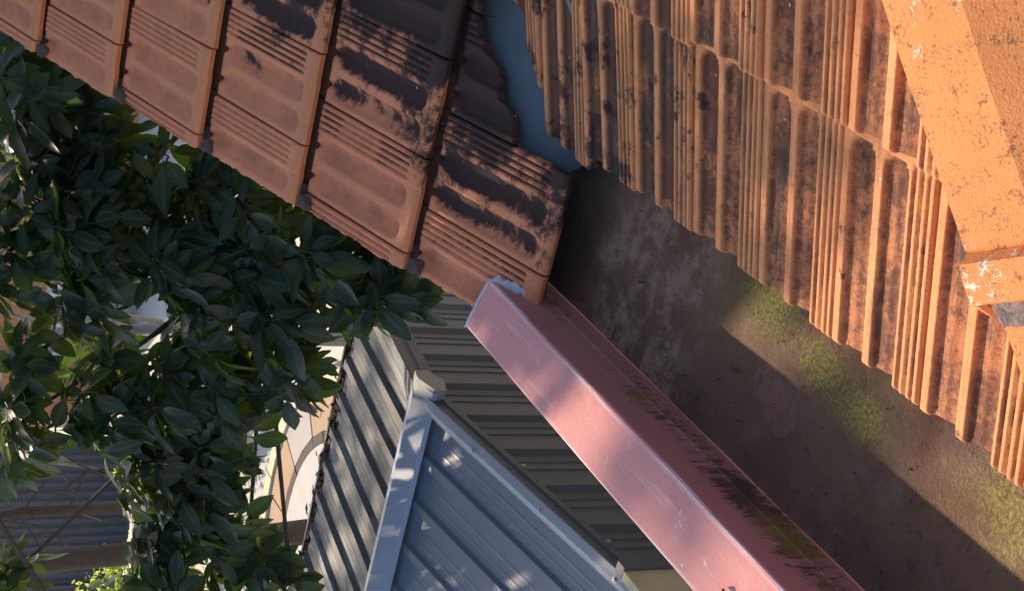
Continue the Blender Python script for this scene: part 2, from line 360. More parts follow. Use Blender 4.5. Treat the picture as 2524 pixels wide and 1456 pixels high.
def tile_mesh(name, w_, g_, far, m, gap=.0036, seed=0):
    X, Vv, H, pan, gr, gp, edg = tile_grid(w_, g_, far)
    ny, nx = X.shape; X = gap / 2 + X * (w_ - gap) / w_
    rr_ = np.random.RandomState(seed)
    H = H + rr_.normal(0, .00012, H.shape)
    top = [(X[j, i], Vv[j, i], H[j, i]) for j in range(ny) for i in range(nx)]
    fs = [(j * nx + i, j * nx + i + 1, (j + 1) * nx + i + 1, (j + 1) * nx + i) for j in range(ny - 1) for i in range(nx - 1)]
    ring = [i for i in range(nx)] + [j * nx + nx - 1 for j in range(1, ny)] + [(ny - 1) * nx + i for i in range(nx - 2, -1, -1)] + [j * nx for j in range(ny - 2, 0, -1)]
    b = len(top); th = .017
    vs_ = top + [top[i] for i in ring] + [(top[i][0] + 0, top[i][1] + (.004 if top[i][1] < .003 else 0), min(top[i][2], 0) * .6 - th) for i in ring]
    n = len(ring)
    sk_ = [(b + k, b + n + k, b + n + (k + 1) % n, b + (k + 1) % n) for k in range(n)]
    me = bpy.data.meshes.new(name); me.from_pydata(vs_, [], fs + sk_); me.update()
    z = [0.] * n
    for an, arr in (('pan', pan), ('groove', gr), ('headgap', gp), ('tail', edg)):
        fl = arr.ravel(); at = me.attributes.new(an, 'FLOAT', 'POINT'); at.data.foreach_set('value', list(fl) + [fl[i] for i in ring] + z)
    me.shade_smooth(); me.materials.append(m); return me
def cut_tile(me, mat4, cuts, seed):
    """trim a copy of the tile by world planes (point, outward normal); the cut stays hand-broken"""
    bm = bmesh.new(); bm.from_mesh(me); bm.transform(mat4)
    for co, no in cuts:
        r_ = bmesh.ops.bisect_plane(bm, geom=bm.verts[:] + bm.edges[:] + bm.faces[:], plane_co=co, plane_no=no, clear_outer=True, dist=1e-5)
        ed = [e for e in r_['geom_cut'] if isinstance(e, bmesh.types.BMEdge) and e.is_valid]
        if not ed: continue
        no_ = V(no).normalized()
        vv = {v_ for e in ed for v_ in e.verts}
        for v_ in vv:
            k = mn.noise(v_.co * 38 + V((seed, 0, 0))) * .006 + mn.noise(v_.co * 120) * .003
            v_.co += no_ * k
        ex = bmesh.ops.extrude_edge_only(bm, edges=ed)
        for v_ in [q for q in ex['geom'] if isinstance(q, bmesh.types.BMVert)]: v_.co += V((0, 0, -.016)) - no_ * .002
    bm.transform(mat4.inverted())
    if len(bm.faces) < 20: bm.free(); return None
    n = bpy.data.meshes.new(me.name); bm.to_mesh(n); bm.free()
    n.materials.clear(); n.materials.append(me.materials[0]); return n
def tile_matrix(origin, right, up, nrm, tilt, lift):
    m_ = Matrix((right, up, nrm)).transposed().to_4x4(); m_.translation = origin
    return m_ @ Matrix.Translation((0, 0, 0)) @ Matrix.Rotation(-tilt, 4, 'X')

# --- roof beyond the gutter (falls towards the viewer), verge on its left
FWD, FG = .2089, .3637
fr = thing('tiled_roof', (-.75, 2.3, -1.40), 'terracotta tiled roof slope with black staining, ending in a verge beside the leafy tree', 'roof')
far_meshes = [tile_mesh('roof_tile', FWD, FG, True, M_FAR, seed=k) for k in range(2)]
f_up = V((0, cos(P_), sin(P_))); f_n = V((0, -sin(P_), cos(P_))); f_r = V((1, 0, 0))
FEA = V((-.7341, 2.614, -1.1955)) - f_up * FG            # eave point on the tail tops
VERGE = -1.078
fva, fvb = V((-.752, 2.414)), V((-.510, 2.601))          # far-side valley cut, plan
k = 0
for c_ in range(0, 6):
    for j in range(-3, 6):
        x1 = FEA.x + (j + (.5 if c_ % 2 else 0)) * FWD; x0 = x1 - FWD
        tail = FEA + f_up * (FG * c_)
        if x1 < VERGE + .012: continue
        tilt = random.gauss(.064, .004)
        o_ = V((x0, tail.y, tail.z)) + f_n * random.gauss(0, .0015)
        mt = tile_matrix(o_, f_r, f_up, f_n, tilt, 0) @ Matrix.Rotation(random.gauss(0, .006), 4, 'Z')
        cuts = []
        if x0 < VERGE: cuts.append((V((VERGE + random.uniform(-.004, .004), 0, 0)), V((-1, 0, 0))))
        d = fvb - fva; nrm2 = V((d.y, -d.x)).normalized()
        side = [nrm2.dot(V((xx, yy)) - fva) for xx in (x0, x1) for yy in (tail.y, tail.y + FG * 1.1 * cos(P_))]
        if min(side) > -.02: continue
        off = random.uniform(-.008, .008); an = random.uniform(-.10, .10)
        n3 = V((nrm2.x * cos(an) - nrm2.y * sin(an), nrm2.x * sin(an) + nrm2.y * cos(an), 0))
        if max(side) > 0 and not (c_ == 0 and j <= 0): cuts.append((V((fva.x, fva.y, 0)) + d.to_3d() * ((x0 + x1) / 2 - fva.x) / d.x + n3 * off, n3))
        me = far_meshes[k % 2]; k += 1
        if cuts: me = cut_tile(me, mt, cuts, k)
        if me is None: continue
        o = bpy.data.objects.new('roof_tile', me); link(o, fr)
        mt2 = mt.copy(); mt2.translation -= fr.location; o.matrix_basis = mt2
# dark underlay and mortar bedding along the verge
u = MB(); q = FEA - f_n * .060 + f_up * .03
u.add([V((VERGE + .03, q.y, q.z)), V((-.86, q.y, q.z)), V((1.05, q.y + 1.95, q.z + 1.95 * math.tan(P_))), V((VERGE + .03, q.y + 1.95, q.z + 1.95 * math.tan(P_)))], [(0, 1, 2, 3)])
u.build('underlay', M_UNDER, fr)
mb = MB(); pr2 = []
for i in range(121):
    v_ = i / 120 * FG * 5.6; ph = (v_ / FG) % 1
    base = FEA + f_up * v_; h = -.030 + .018 * (1 - ph)
    jx = mn.noise(V((v_ * 23, 1, 0))) * .012; jz = mn.noise(V((v_ * 31, 5, 2))) * .008
    o3 = V((VERGE - .004 + jx * .6, base.y, base.z)) + f_n * (h - .017 + jz)
    pr2.append([o3 + V((.05, 0, 0)) + f_n * .004, o3 + V((.004, 0, 0)) + f_n * .002, o3 + V((-.010 + jx, 0, 0)) - f_n * .014, o3 + V((-.004, 0, 0)) - f_n * .05, o3 + V((.05, 0, 0)) - f_n * .05])
vs_ = [p for r_ in pr2 for p in r_]; fs = [(i * 5 + a, i * 5 + a + 1, (i + 1) * 5 + a + 1, (i + 1) * 5 + a) for i in range(len(pr2) - 1) for a in range(4)]
MB().add(vs_, fs).build('mortar_bedding', M_MORT, fr, True)
for c_ in range(1, 6):          # lumps of mortar squeezed out at each course end
    ctr = FEA + f_up * (FG * c_ - .028); ctr = V((VERGE + .014, ctr.y, ctr.z)) - f_n * .012
    bm = bmesh.new(); bmesh.ops.create_icosphere(bm, subdivisions=2, radius=1)
    for v_ in bm.verts:
        k_ = 1 + .8 * mn.noise(v_.co * 2.2 + V((c_ * 7, 0, 0))) + .15 * mn.noise(v_.co * 7)
        p = v_.co * k_; p = V([math.copysign(abs(q_) ** .6, q_) for q_ in p]); v_.co = ctr + V((1, 0, 0)) * p.x * .017 + f_up * p.y * .018 + f_n * p.z * .011
    me = bpy.data.meshes.new('mortar_lump'); bm.to_mesh(me); bm.free(); obj('mortar_lump', me, fr, M_MORT)

# --- nearer roof (falls to the left into the gutter)
SC = .92; NW, NG = .21 * SC, .3637 * SC
nr = thing('tiled_roof', (-.6, 1.6, -1.40), 'sunlit terracotta tiled roof slope with hip caps, its scalloped eave over the gutter', 'roof')
n_up = V((cos(P_), 0, sin(P_))); n_n = V((-sin(P_), 0, cos(P_))); n_r = V((0, -1, 0))
EN = V((-.670, 1.892, -1.325))
near_meshes = [tile_mesh('roof_tile', NW, NG, False, M_NEAR, seed=10 + k) for k in range(2)]
nva, nvb = V((-.724, 2.374)), V((-.476, 2.526))
ha, hb = V((-.186, 1.30)), V((-.475, 1.114))             # just under the hip caps
k = 0
for c_ in range(0, 4):
    for i in range(-9, 7):
        yl = EN.y - i * NW + .735 * NW - (.245 * NW * min(c_, 1) + (.4 * NW if c_ > 1 else 0)); yr = yl - NW     # tile from yl (away) to yr
        tail = EN + n_up * (NG * c_)
        cuts = []
        d = nvb - nva; nv = V((-d.y, d.x)).normalized()
        xs = (tail.x, tail.x + NG * 1.15 * cos(P_))
        side = [nv.dot(V((xx, yy)) - nva) for xx in xs for yy in (yl, yr)]
        if min(side) > -.025: continue
        an = random.uniform(-.12, .12); n3 = V((nv.x * cos(an) - nv.y * sin(an), nv.x * sin(an) + nv.y * cos(an), 0))
        if max(side) > 0: cuts.append((V((nva.x, nva.y, 0)) + d.to_3d() * ((yl + yr) / 2 - nva.y) / d.y * 1.0 + n3 * random.uniform(-.006, .006), n3))
        d2 = hb - ha; nh = V((-d2.y, d2.x)).normalized()
        if nh.dot(V((0, -1))) < 0: nh = -nh
        sh = [nh.dot(V((xx, yy)) - ha) for xx in xs for yy in (yl, yr)]
        if min(sh) > 0: continue
        if max(sh) > 0: cuts.append((V((ha.x, ha.y, 0)), nh.to_3d()))
        if tail.x > .75 or (c_ > 1 and yl < 1.3): continue
        tilt = random.gauss(.096, .004)
        slip = {-2: -.036, -1: -.014, 0: -.004}.get(i, -.04 if i < -2 else 0) if c_ == 0 else 0      # the eave row has crept down near the valley
        o_ = V((tail.x, yl, tail.z)) + n_n * random.gauss(0, .0018) + n_up * (random.gauss(0, .003) + slip)
        rz = random.gauss(0, .007) + (.035 if (c_ == 0 and i in (-1,)) else 0)
        mt = tile_matrix(o_, n_r, n_up, n_n, tilt, 0) @ Matrix.Rotation(rz, 4, 'Z')
        me = near_meshes[k % 2]; k += 1
        if cuts: me = cut_tile(me, mt, cuts, k + 50)
        if me is None: continue
        o = bpy.data.objects.new('roof_tile', me); link(o, nr)
        mt2 = mt.copy(); mt2.translation -= nr.location; o.matrix_basis = mt2
q = EN - n_n * .062 + n_up * .05
MB().add([V((q.x, 2.14, q.z)), V((q.x, .95, q.z)), V((q.x + 1.3, 1.5, q.z + 1.3 * math.tan(P_))), V((q.x + 1.3, 3.40, q.z + 1.3 * math.tan(P_)))], [(0, 1, 2, 3)]).build('underlay', M_UNDER, nr)
# hip caps: angular cap with a raised collar at its lower end
def hip_cap(e0, e1, apex_off, far_off, collar, name='hip_cap'):
    e0, e1 = V(e0), V(e1); ax = e1 - e0; L = ax.length; d = ax.normalized()
    A = V(apex_off); B = V(far_off)
    def prof(k):
        n1 = []
        for a in np.linspace(0, 1, 7)[:-1]: n1.append(CL.lerp(V((0, 0, 0)), a) * k)
        for a in np.linspace(0, 1, 9): n1.append(V((0, 0, 0)).lerp(A, a) * k)
        for a in np.linspace(0, 1, 9)[1:]: n1.append(A.lerp(B, a) * k)
        pts = list(n1)
        for _ in range(0): pts = [pts[0]] + [(pts[i - 1] + pts[i] * 2 + pts[i + 1]) / 4 for i in range(1, len(pts) - 1)] + [pts[-1]]
        return pts
    up = V((-.12, -.10, 1)).normalized()
    st = []
    for i, t_ in enumerate(np.linspace(0, L - collar, 30)): st.append((t_, 1.0, 0))
    st += [(L - collar + .003, 1.0, -.003), (L - collar + .008, 1.02, .004), (L - collar + .015, 1.06, .015), (L - collar + .028, 1.07, .018), (L - .008, 1.07, .018), (L - .002, 1.065, .015), (L, 1.05, .008)]
    m_ = MB(); rings = []
    for t_, kk, lf in st:
        rings.append([e0 + d * t_ + p * kk + up * lf + up * mn.noise((e0 + d * t_ + p) * 14) * .0018 for p in prof(1)])
    n = len(rings[0]); vs_ = [p for r_ in rings for p in r_]
    # inner skin for thickness
    vs2 = [p - up * .014 for p in vs_]; N = len(vs_)
    fs = [(i * n + a, i * n + a + 1, (i + 1) * n + a + 1, (i + 1) * n + a) for i in range(len(rings) - 1) for a in range(n - 1)]
    fs2 = [tuple(N + q for q in f[::-1]) for f in fs]
    e = (len(rings) - 1) * n
    fs3 = [(e + a, e + a + 1, N + e + a + 1, N + e + a) for a in range(n - 1)] + [(i * n, (i + 1) * n, N + (i + 1) * n, N + i * n) for i in range(len(rings) - 1)]
    o = m_.add(vs_ + vs2, fs + fs2 + fs3).build(name, M_CAP, nr, True); o.data.set_sharp_from_angle(angle=R(11)); return o
hd = (V((-.475, 1.144, -1.242)) - V((-.186, 1.33, -1.119))).normalized()
e1 = V((-.450, 1.084, -1.177)); CA, CB = V((.050, -.088, -.004)), V((.110, -.215, -.056)); CL = V((-.030, .045, -.075))
hip_cap(e1 - hd * .46, e1, CA, CB, .062)
e2 = e1 + hd * .37 - n_n * .018
hip_cap(e2 - hd * .40, e2, CA * .95, CB * .95, .062)
b0 = e1 - hd * .01 - n_n * .02
bm = bmesh.new(); bmesh.ops.create_grid(bm, x_segments=24, y_segments=12, size=1)
for v_ in bm.verts:
    a, b = (v_.co.x + 1) / 2, (v_.co.y + 1) / 2
    p = b0 + CA * a * 1.5 + hd * (.045 * b + .012 * mn.noise(V((a * 6, b * 3, 1)))) + V((0, 0, .012)) + n_n * (.010 * (1 - b) + .008 * mn.noise(V((a * 14, b * 6, 4))) - .006)
    v_.co = p
me = bpy.data.meshes.new('mortar_bedding'); bm.to_mesh(me); bm.free(); obj('mortar_bedding', me, nr, M_BED, True)
# ------------------------------------------------------------------ valley gutter
vg = MB(); rows = []
for i in range(40):
    a = i / 39; c0 = V((-.70, 2.30, -1.395)).lerp(V((.62, 3.62, -.825)), a)
    l = V((-.707, .707, 0)); row = []
    for s_, hh in ((-.20, .075), (-.10, .030), (-.045, .006), (0, 0), (.045, .006), (.10, .030), (.20, .075)):
        row.append(c0 + l * s_ + V((0, 0, hh + .0015 * mn.noise(V((a * 20, s_ * 9, 0))))))
    rows.append(row)
vg.add([p for r_ in rows for p in r_], [(i * 7 + a, i * 7 + a + 1, (i + 1) * 7 + a + 1, (i + 1) * 7 + a) for i in range(39) for a in range(6)])
tag(vg.build('valley_gutter', M_VAL, None, True), 'blue grey metal valley lining between the two tiled roof slopes', 'valley gutter')

# ------------------------------------------------------------------ box gutter
ZF = -1.43
bg = thing('box_gutter', (-.9, 1.6, ZF), 'wide mossy box gutter with a pink painted capping along its outer side', 'gutter')
def strip(prof, y0, y1, n, m, name, parent, wob=0., end0=None, smooth=False, sub=True):
    rows = []
    for i in range(n + 1):
        a = i / n; y = y0 + (y1 - y0) * a; r_ = []
        for k_, (x_, z_) in enumerate(prof):
            p = V((x_, y, z_))
            if end0 and i == n: p.y += end0[k_]
            p += V((mn.noise(p * 5) * wob, 0, mn.noise(p * 4 + V((9, 0, 0))) * wob)); r_.append(p)
        rows.append(r_)
    q = len(prof)
    return MB().add([p for r_ in rows for p in r_], [(i * q + a, i * q + a + 1, (i + 1) * q + a + 1, (i + 1) * q + a) for i in range(n) for a in range(q - 1)]).build(name, m, parent, smooth)
fx = [(-1.003, ZF + .004), (-.995, ZF + .001)] + [(x_, ZF) for x_ in np.linspace(-.985, -.40, 14)] + [(-.39, ZF + .10)]
strip(fx, .1, 2.95, 90, M_FLOOR, 'gutter_floor', bg, .003)
# upstand below the seam, then the folded capping
strip([(-1.006, ZF - .02), (-1.004, ZF + .012), (-1.0035, -1.36)], .1, 2.75, 70, M_MOSSY, 'upstand', bg, .0015)
strip([(-.9985, -1.379), (-.9985, -1.3775), (-1.000, -1.376), (-1.0005, -1.34), (-1.0, -1.297), (-1.0007, -1.2915)], .1, 2.41, 80, M_MOSSY, 'capping_inner_face', bg, .0012)
strip([(-1.0007, -1.2915), (-1.0025, -1.2885), (-1.006, -1.2875), (-1.02, -1.2868), (-1.04, -1.2865), (-1.09, -1.2867), (-1.126, -1.2878), (-1.130, -1.290), (-1.1315, -1.294), (-1.132, -1.345), (-1.128, -1.352)],
      .1, 2.385, 80, M_PINK, 'capping_top', bg, .0022, end0=[.0, .002, .004, .010, .018, .038, .055, .057, .058, .058, .058])
# parapet wall carrying the gutter
MB().box(-1.128, -1.008, .1, 2.395, -4.7, -1.300).build('parapet_wall', M_RENDER, bg)
# white sealant smeared where the capping meets the last tile
def smear(pts, wd, m, name, parent, seed, lift=.004):
    pts = [V(p) for p in pts]; n = 90; rows = []
    for i in range(n + 1):
        a = i / n * (len(pts) - 1); j = min(int(a), len(pts) - 2); p = pts[j].lerp(pts[j + 1], a - j)
        d = (pts[j + 1] - pts[j]).normalized(); s_ = d.cross(V((0, 0, 1))).normalized()
        e = min(1, 5 * i / n, 5 * (1 - i / n))
        wa = wd * e * (.8 + .7 * mn.noise(V((i * .09, seed, 0))) + .25 * mn.noise(V((i * .5, seed, 0)))); wb = wd * e * (.8 + .7 * mn.noise(V((i * .10, seed, 7))) + .25 * mn.noise(V((i * .45, seed, 7))))
        hgt = lift * (1 + .8 * mn.noise(V((i * .5, seed, 3))))
        rows.append([p - s_ * wa - V((0, 0, .003)), p - s_ * wa * .5 + V((0, 0, hgt)), p + s_ * wb * .4 + V((0, 0, hgt * 1.1)), p + s_ * wb - V((0, 0, .004))])
    return MB().add([p for r_ in rows for p in r_], [(i * 4 + a, i * 4 + a + 1, (i + 1) * 4 + a + 1, (i + 1) * 4 + a) for i in range(n) for a in range(3)]).build(name, m, parent, True)
smear([(-1.005, 2.402, -1.2860), (-.996, 2.345, -1.312), (-.988, 2.285, -1.338)], .016, M_SEAL, 'sealant', bg, 2)
smear([(-1.004, 2.39, -1.284), (-1.05, 2.412, -1.2845), (-1.10, 2.432, -1.285), (-1.130, 2.445, -1.287)], .0035, M_SEAL, 'sealant', bg, 5, .002)

# small dry curled leaf on the capping
me = MB(); pts = []
for i in range(7):
    a = i / 6
    for s_ in (-1, -.4, .4, 1):
        wd = .0042 * sin(pi * min(.98, a * .9 + .08)); pts.append((-1.077 + s_ * wd, 1.438 + a * .016, -1.2855 + .004 * abs(s_) ** 2 + .003 * sin(a * 3)))
me.add(pts, [(i * 4 + a, i * 4 + a + 1, (i + 1) * 4 + a + 1, (i + 1) * 4 + a) for i in range(6) for a in range(3)])
tag(me.build('dry_leaf', M_DRY, None, True), 'tiny curled brown dry leaf on the pink capping', 'leaf')
# grit and leaf stalks lying in the gutter
gl = MB()
for i in range(70):
    x_, y_ = rs.uniform(-.97, -.62), rs.uniform(1.2, 2.5); a = rs.uniform(0, pi); L = rs.uniform(.002, .007) if rs.rand() < .93 else .016
    if rs.rand() < .5: gl.tube([(x_, y_, ZF + .004), (x_ + cos(a) * L * .5, y_ + sin(a) * L * .5, ZF + .007), (x_ + cos(a + .3) * L, y_ + sin(a + .3) * L, ZF + .004)], .0007, 4)
    else:
        s_ = rs.uniform(.0015, .003); gl.add([(x_ + cos(a) * L, y_ + sin(a) * L, ZF + .005), (x_ - sin(a) * s_, y_ + cos(a) * s_, ZF + .007), (x_ - cos(a) * L, y_ - sin(a) * L, ZF + .004), (x_ + sin(a) * s_, y_ - cos(a) * s_, ZF + .006)], [(0, 1, 2, 3)])
tag(gl.build('leaf_litter', M_LIT), 'scattered leaf stalks and bits on the gutter floor', 'leaf litter', None, 'stuff')

# ------------------------------------------------------------------ house wall below the far roof verge
hw = thing('house_wall', (-1.0, 4, -4.7), 'brown rendered house wall below the tiled roof verge', 'wall')
MB().box(-1.02, -.80, 2.76, 5.2, -4.7, -1.30).build('wall', M_RENDER, hw)
MB().add([(-1.03, 2.5, -1.305), (-1.03, 5.0, -.245), (-1.03, 5.0, -1.30), (-1.03, 2.77, -1.30)], [(0, 1, 2, 3)]).build('gable_board', M_RENDER, hw)

# ------------------------------------------------------------------ metal patio shelter
GX = -2.30; AY, AZ = 4.415, -2.205; SL1, SL2 = .190, .095
ps = thing('patio_shelter', (-4.0, 4.4, -4.7), 'low pitched grey metal patio roof with ridge capping below the pink gutter', 'shelter')
def ribsheet(x0, x1, y0, z0, y1, z1, pitch, ribw, ribh, m, name, axis='x', wob=.001, ny=10, mini=True, jag=0.):
    """trapezoid-ribbed sheet: ribs run from (y0,z0) to (y1,z1), repeat along x"""
    xs = []; x_ = x0
    d = -1 if x1 < x0 else 1
    while (x_ - x1) * d < 0:
        for a, h in ((0, 0), (.012, ribh), (.012 + ribw, ribh), (.024 + ribw, 0)):
            xs.append((x_ + d * a, h))
        if mini:
            for f in (.36, .70):
                c_ = .024 + ribw + (pitch - .024 - ribw) * f
                xs += [(x_ + d * (c_ - .008), 0), (x_ + d * c_, .0009), (x_ + d * (c_ + .008), 0)]
        x_ += d * pitch
    rows = []; up = V((0, -(z1 - z0), (y1 - y0))).normalized()
    if up.z < 0: up = -up
    for j in range(ny + 1):
        a = j / ny
        for (xx, h) in xs:
            p = V((xx, y0 + (y1 - y0) * a, z0 + (z1 - z0) * a))
            if jag and j == ny: p += V((0, (y1 - y0), (z1 - z0))).normalized() * mn.noise(V((xx * 30, 3, 0))) * jag
            rows.append(p + up * (h + wob * mn.noise(p * 3)))
    n = len(xs)
    fs = [(j * n + i, j * n + i + 1, (j + 1) * n + i + 1, (j + 1) * n + i) for j in range(ny) for i in range(n - 1)]
    return MB().add(rows, fs).build(name, m, ps)
s = ribsheet(GX - .03, -5.6, AY - .03, AZ - .03, 2.3, AZ - .03 - (AY - .03 - 2.3) * SL1, .190, .034, .013, M_S1, 'roof_sheet')
s['label'] = 'blue grey ribbed sheet facing the viewer'
s = ribsheet(GX - .03, -5.6, AY + .03, AZ - .03, 5.42, AZ - .03 - (5.42 - AY) * SL2, .170, .036, .020, M_S2, 'roof_sheet', wob=.004, jag=.02)
s['label'] = 'weathered stained ribbed sheet on the far side of the ridge'
# ridge capping: two folded leaves
rc = MB().extrude([V((0, -.108, -.036)), V((0, -.100, -.020)), V((0, -.012, .006)), V((0, 0, .010)), V((0, .012, .006)), V((0, .05, -.004)), V((0, .057, -.030))], (GX + .035, AY, AZ + .018), (-3.4, 0.03, 0))
rco = rc.build('ridge_cap', M_RC, ps)
# end cap: the folded apex piece with bolts
ec = thing_e = MB()
prof = [(-.105, -.062), (-.098, -.016), (-.012, .014), (.012, .014), (.055, .002), (.055, -.045), (-.02, -.085)]
ec.add([(GX + .050, AY + a, AZ + b + .012) for a, b in prof] + [(GX - .020, AY + a, AZ + b + .012) for a, b in prof], [tuple(range(7))] + [(i, (i + 1) % 7, 7 + (i + 1) % 7, 7 + i) for i in range(5)])
eco = ec.build('end_cap', M_ECAP, rco)
def screw(p, nrm, parent, r=.0075, h=.006):
    b = MB(); p = V(p); nrm = V(nrm).normalized(); b.tube([p - nrm * .002, p + nrm * .001], r * 1.5, 10); b.tube([p + nrm * .001, p + nrm * h], r, 6)
    o = b.build('screw', M_SCREW, None); o.parent = parent; o.location = -abs_loc(parent); return o
for dx, dy in ((-.05, -.03), (-.05, -.085), (.02, -.05), (.02, -.085)):
    screw((GX + dx + .012, AY + dy, AZ + .012 + dy * .28 + .004), (0, -.3, 1), rco, .006)
for xx in (-2.95, -3.6): screw((xx, AY - .09, AZ - .012), (0, -.3, 1), rco)
# barge cappings along both gable slopes
def barge(y1, sl, name, wd, drop, m):
    d = V((0, y1 - AY, -abs(y1 - AY) * sl)); n = V((0, sl * (1 if y1 > AY else -1), 1)).normalized()
    b = MB(); b.extrude([V((-wd, 0, 0)) - n * .018, V((-wd, 0, 0)) + n * .010, V((-wd * .55, 0, 0)) + n * .020, V((0.004, 0, 0)) + n * .020, V((.006, 0, 0)) + n * .016], (GX, AY, AZ), d)
    o = b.build(name, m, ps)
    sd_ = MB(); sd_.extrude([V((.006, 0, 0)) + n * .016, V((.006, 0, 0)) - n * drop * .35, V((.014, 0, 0)) - n * drop * .42, V((.014, 0, 0)) - n * drop], (GX, AY, AZ), d)
    q = sd_.build('barge_side', M_DKT, None); q.parent = o; q.location = -abs_loc(o); return o
b1 = barge(2.35, SL1, 'barge_cap', .058, .045, M_BARGE)
b2 = barge(5.45, .128, 'barge_cap', .10, .07, M_S2)
for yy in (4.02, 3.62, 3.22, 2.8): screw((GX - .030, yy, AZ - (AY - yy) * SL1 + .020), (0, -.19, 1), b1, .007)
for yy in (3.83, 3.36): screw((GX + .016, yy, AZ - (AY - yy) * SL1 - .045), (1, 0, 0), b1, .006)
# gable wall: vertical ribbed cladding
ys = []; y_ = 2.0
while y_ < 6.3:
    ys += [(y_, 0), (y_ + .022, .017), (y_ + .075, .017), (y_ + .097, 0), (y_ + .145, 0), (y_ + .150, .005), (y_ + .155, 0), (y_ + .195, 0), (y_ + .2, .005), (y_ + .205, 0)]; y_ += .247
rows = []
for (yy, h) in ys:
    top = AZ - (abs(yy - AY) * (SL1 if yy < AY else .128)) - .035
    rows.append([V((GX - .030 + h, yy, zz)) for zz in (top, -3.6, -4.7)])
MB().add([p for r_ in rows for p in r_], [(i * 3 + a, i * 3 + a + 1, (i + 1) * 3 + a + 1, (i + 1) * 3 + a) for i in range(len(rows) - 1) for a in range(2)]).build('wall_sheet', M_GW, ps)
# cream board at the low corner of the gable wall
MB().box(GX + .003, GX + .035, 2.2, 3.17, -4.7, -2.40).build('corner_board', M_CREAM, ps)
MB().box(GX + .004, GX + .045, 3.172, 3.215, -4.7, -2.40).build('corner_trim', M_DKT, ps)
# far gutter of the shelter
MB().extrude([V((0, 5.40, -2.37)), V((0, 5.40, -2.42)), V((0, 5.50, -2.42)), V((0, 5.50, -2.335)), V((0, 5.515, -2.335))], (GX - .03, 0, 0), (-3.3, 0, 0)).build('eave_gutter', M_S2, ps)
# dry leaf litter caught along that edge
ll = MB()
for i in range(700):
    xx = rs.uniform(-5.4, -2.32); yy = 5.43 + rs.normal(0, .030); zz = -2.345 + abs(rs.normal(0, .022)) + .02 * mn.noise(V((xx * 4, 0, 0)))
    a = rs.uniform(0, pi); L = rs.uniform(.008, .03); s_ = L * rs.uniform(.2, .6); b = rs.uniform(-.6, .6)
    c_ = V((xx, yy, zz)); d1 = V((cos(a), sin(a), b * .5)) * L; d2 = V((-sin(a), cos(a), b)) * s_
    ll.add([c_ + d1, c_ + d2, c_ - d1, c_ - d2], [(0, 1, 2, 3)])
tag(ll.build('leaf_litter', M_LIT), 'brown leaf litter heaped along the far edge of the metal patio roof', 'leaf litter', None, 'stuff')
# twig and scraps on the metal
tw = MB(); tw.tube([(-2.98, 3.47, -2.395), (-3.0, 3.42, -2.40), (-3.035, 3.36, -2.412), (-3.05, 3.345, -2.41)], [.0025, .003, .0025, .0015], 5)
tag(tw.build('twig', M_BARK2), 'short dark bent twig lying on the blue grey metal roof', 'twig')

# ------------------------------------------------------------------ leafy tree
def leaf_geo(kind):
    L = [0, .05, .16, .32, .5, .68, .85, 1.0]; Wd = [.018, .055, .135, .215, .245, .215, .115, .006]
    fold, droop, tw_ = ((.30, .10, .05), (.18, .26, -.08), (.45, .02, .10), (.22, .40, .0))[kind]
    vs_ = []
    vs_ += [(-.008, -.24, .05), (.008, -.24, .05)]
    for v_, w_ in zip(L, Wd):
        z0 = -droop * v_ * v_ + .05 * sin(v_ * 5 + kind)
        vs_ += [(-w_, v_, z0 + fold * w_ + tw_ * v_ * w_ * 2 + .012 * sin(v_ * 19)), (0, v_, z0), (w_, v_, z0 + fold * w_ - tw_ * v_ * w_ * 2 + .012 * sin(v_ * 17 + 1))]
    fs = [(0, 1, 4, 2)]
    for i in range(len(L) - 1):
        a = 2 + i * 3; fs += [(a, a + 1, a + 4, a + 3), (a + 1, a + 2, a + 5, a + 4)]
    return np.array(vs_), fs
LG = [leaf_geo(k) for k in range(4)]
LOBES = [(-1.54, 4.9, -0.85, 0.3), (-1.7, 4.7, -1.12, 0.3), (-1.89, 4.9, -0.88, 0.26), (-1.83, 4.6, -1.04, 0.2), (-1.62, 4.4, -1.36, 0.22), (-1.84, 4.5, -1.29, 0.24), (-1.8, 4.4, -1.5, 0.24), (-1.65, 4.1, -1.6, 0.2), (-1.73, 3.95, -1.71, 0.13), (-1.95, 4.3, -1.58, 0.17), (-2.0, 4.4, -1.36, 0.14), (-2.62, 4.8, -0.9, 0.17), (-2.54, 4.7, -1.14, 0.19), (-2.42, 4.6, -1.37, 0.24), (-2.26, 4.5, -1.57, 0.19), (-2.16, 4.3, -1.68, 0.12), (-2.58, 4.6, -1.52, 0.17), (-2.76, 4.7, -1.36, 0.22), (-2.92, 4.7, -1.55, 0.2), (-3.18, 4.8, -1.52, 0.25), (-3.26, 4.7, -1.78, 0.17), (-3.39, 4.8, -1.44, 0.15), (-3.23, 4.5, -1.9, 0.06), (-2.9, 5.0, -0.89, 0.09), (-3.6, 5.2, -0.98, 0.1), (-1.64, 4.0, -1.76, 0.15), (-1.43, 5.2, -0.74, 0.3), (-1.45, 5.0, -0.93, 0.2), (-2.14, 4.7, -0.97, 0.08), (-2.4, 4.8, -0.86, 0.1), (-2.36, 4.7, -1.16, 0.1), (-2.02, 4.6, -1.01, 0.1), (-2.05, 4.8, -0.74, 0.12)]
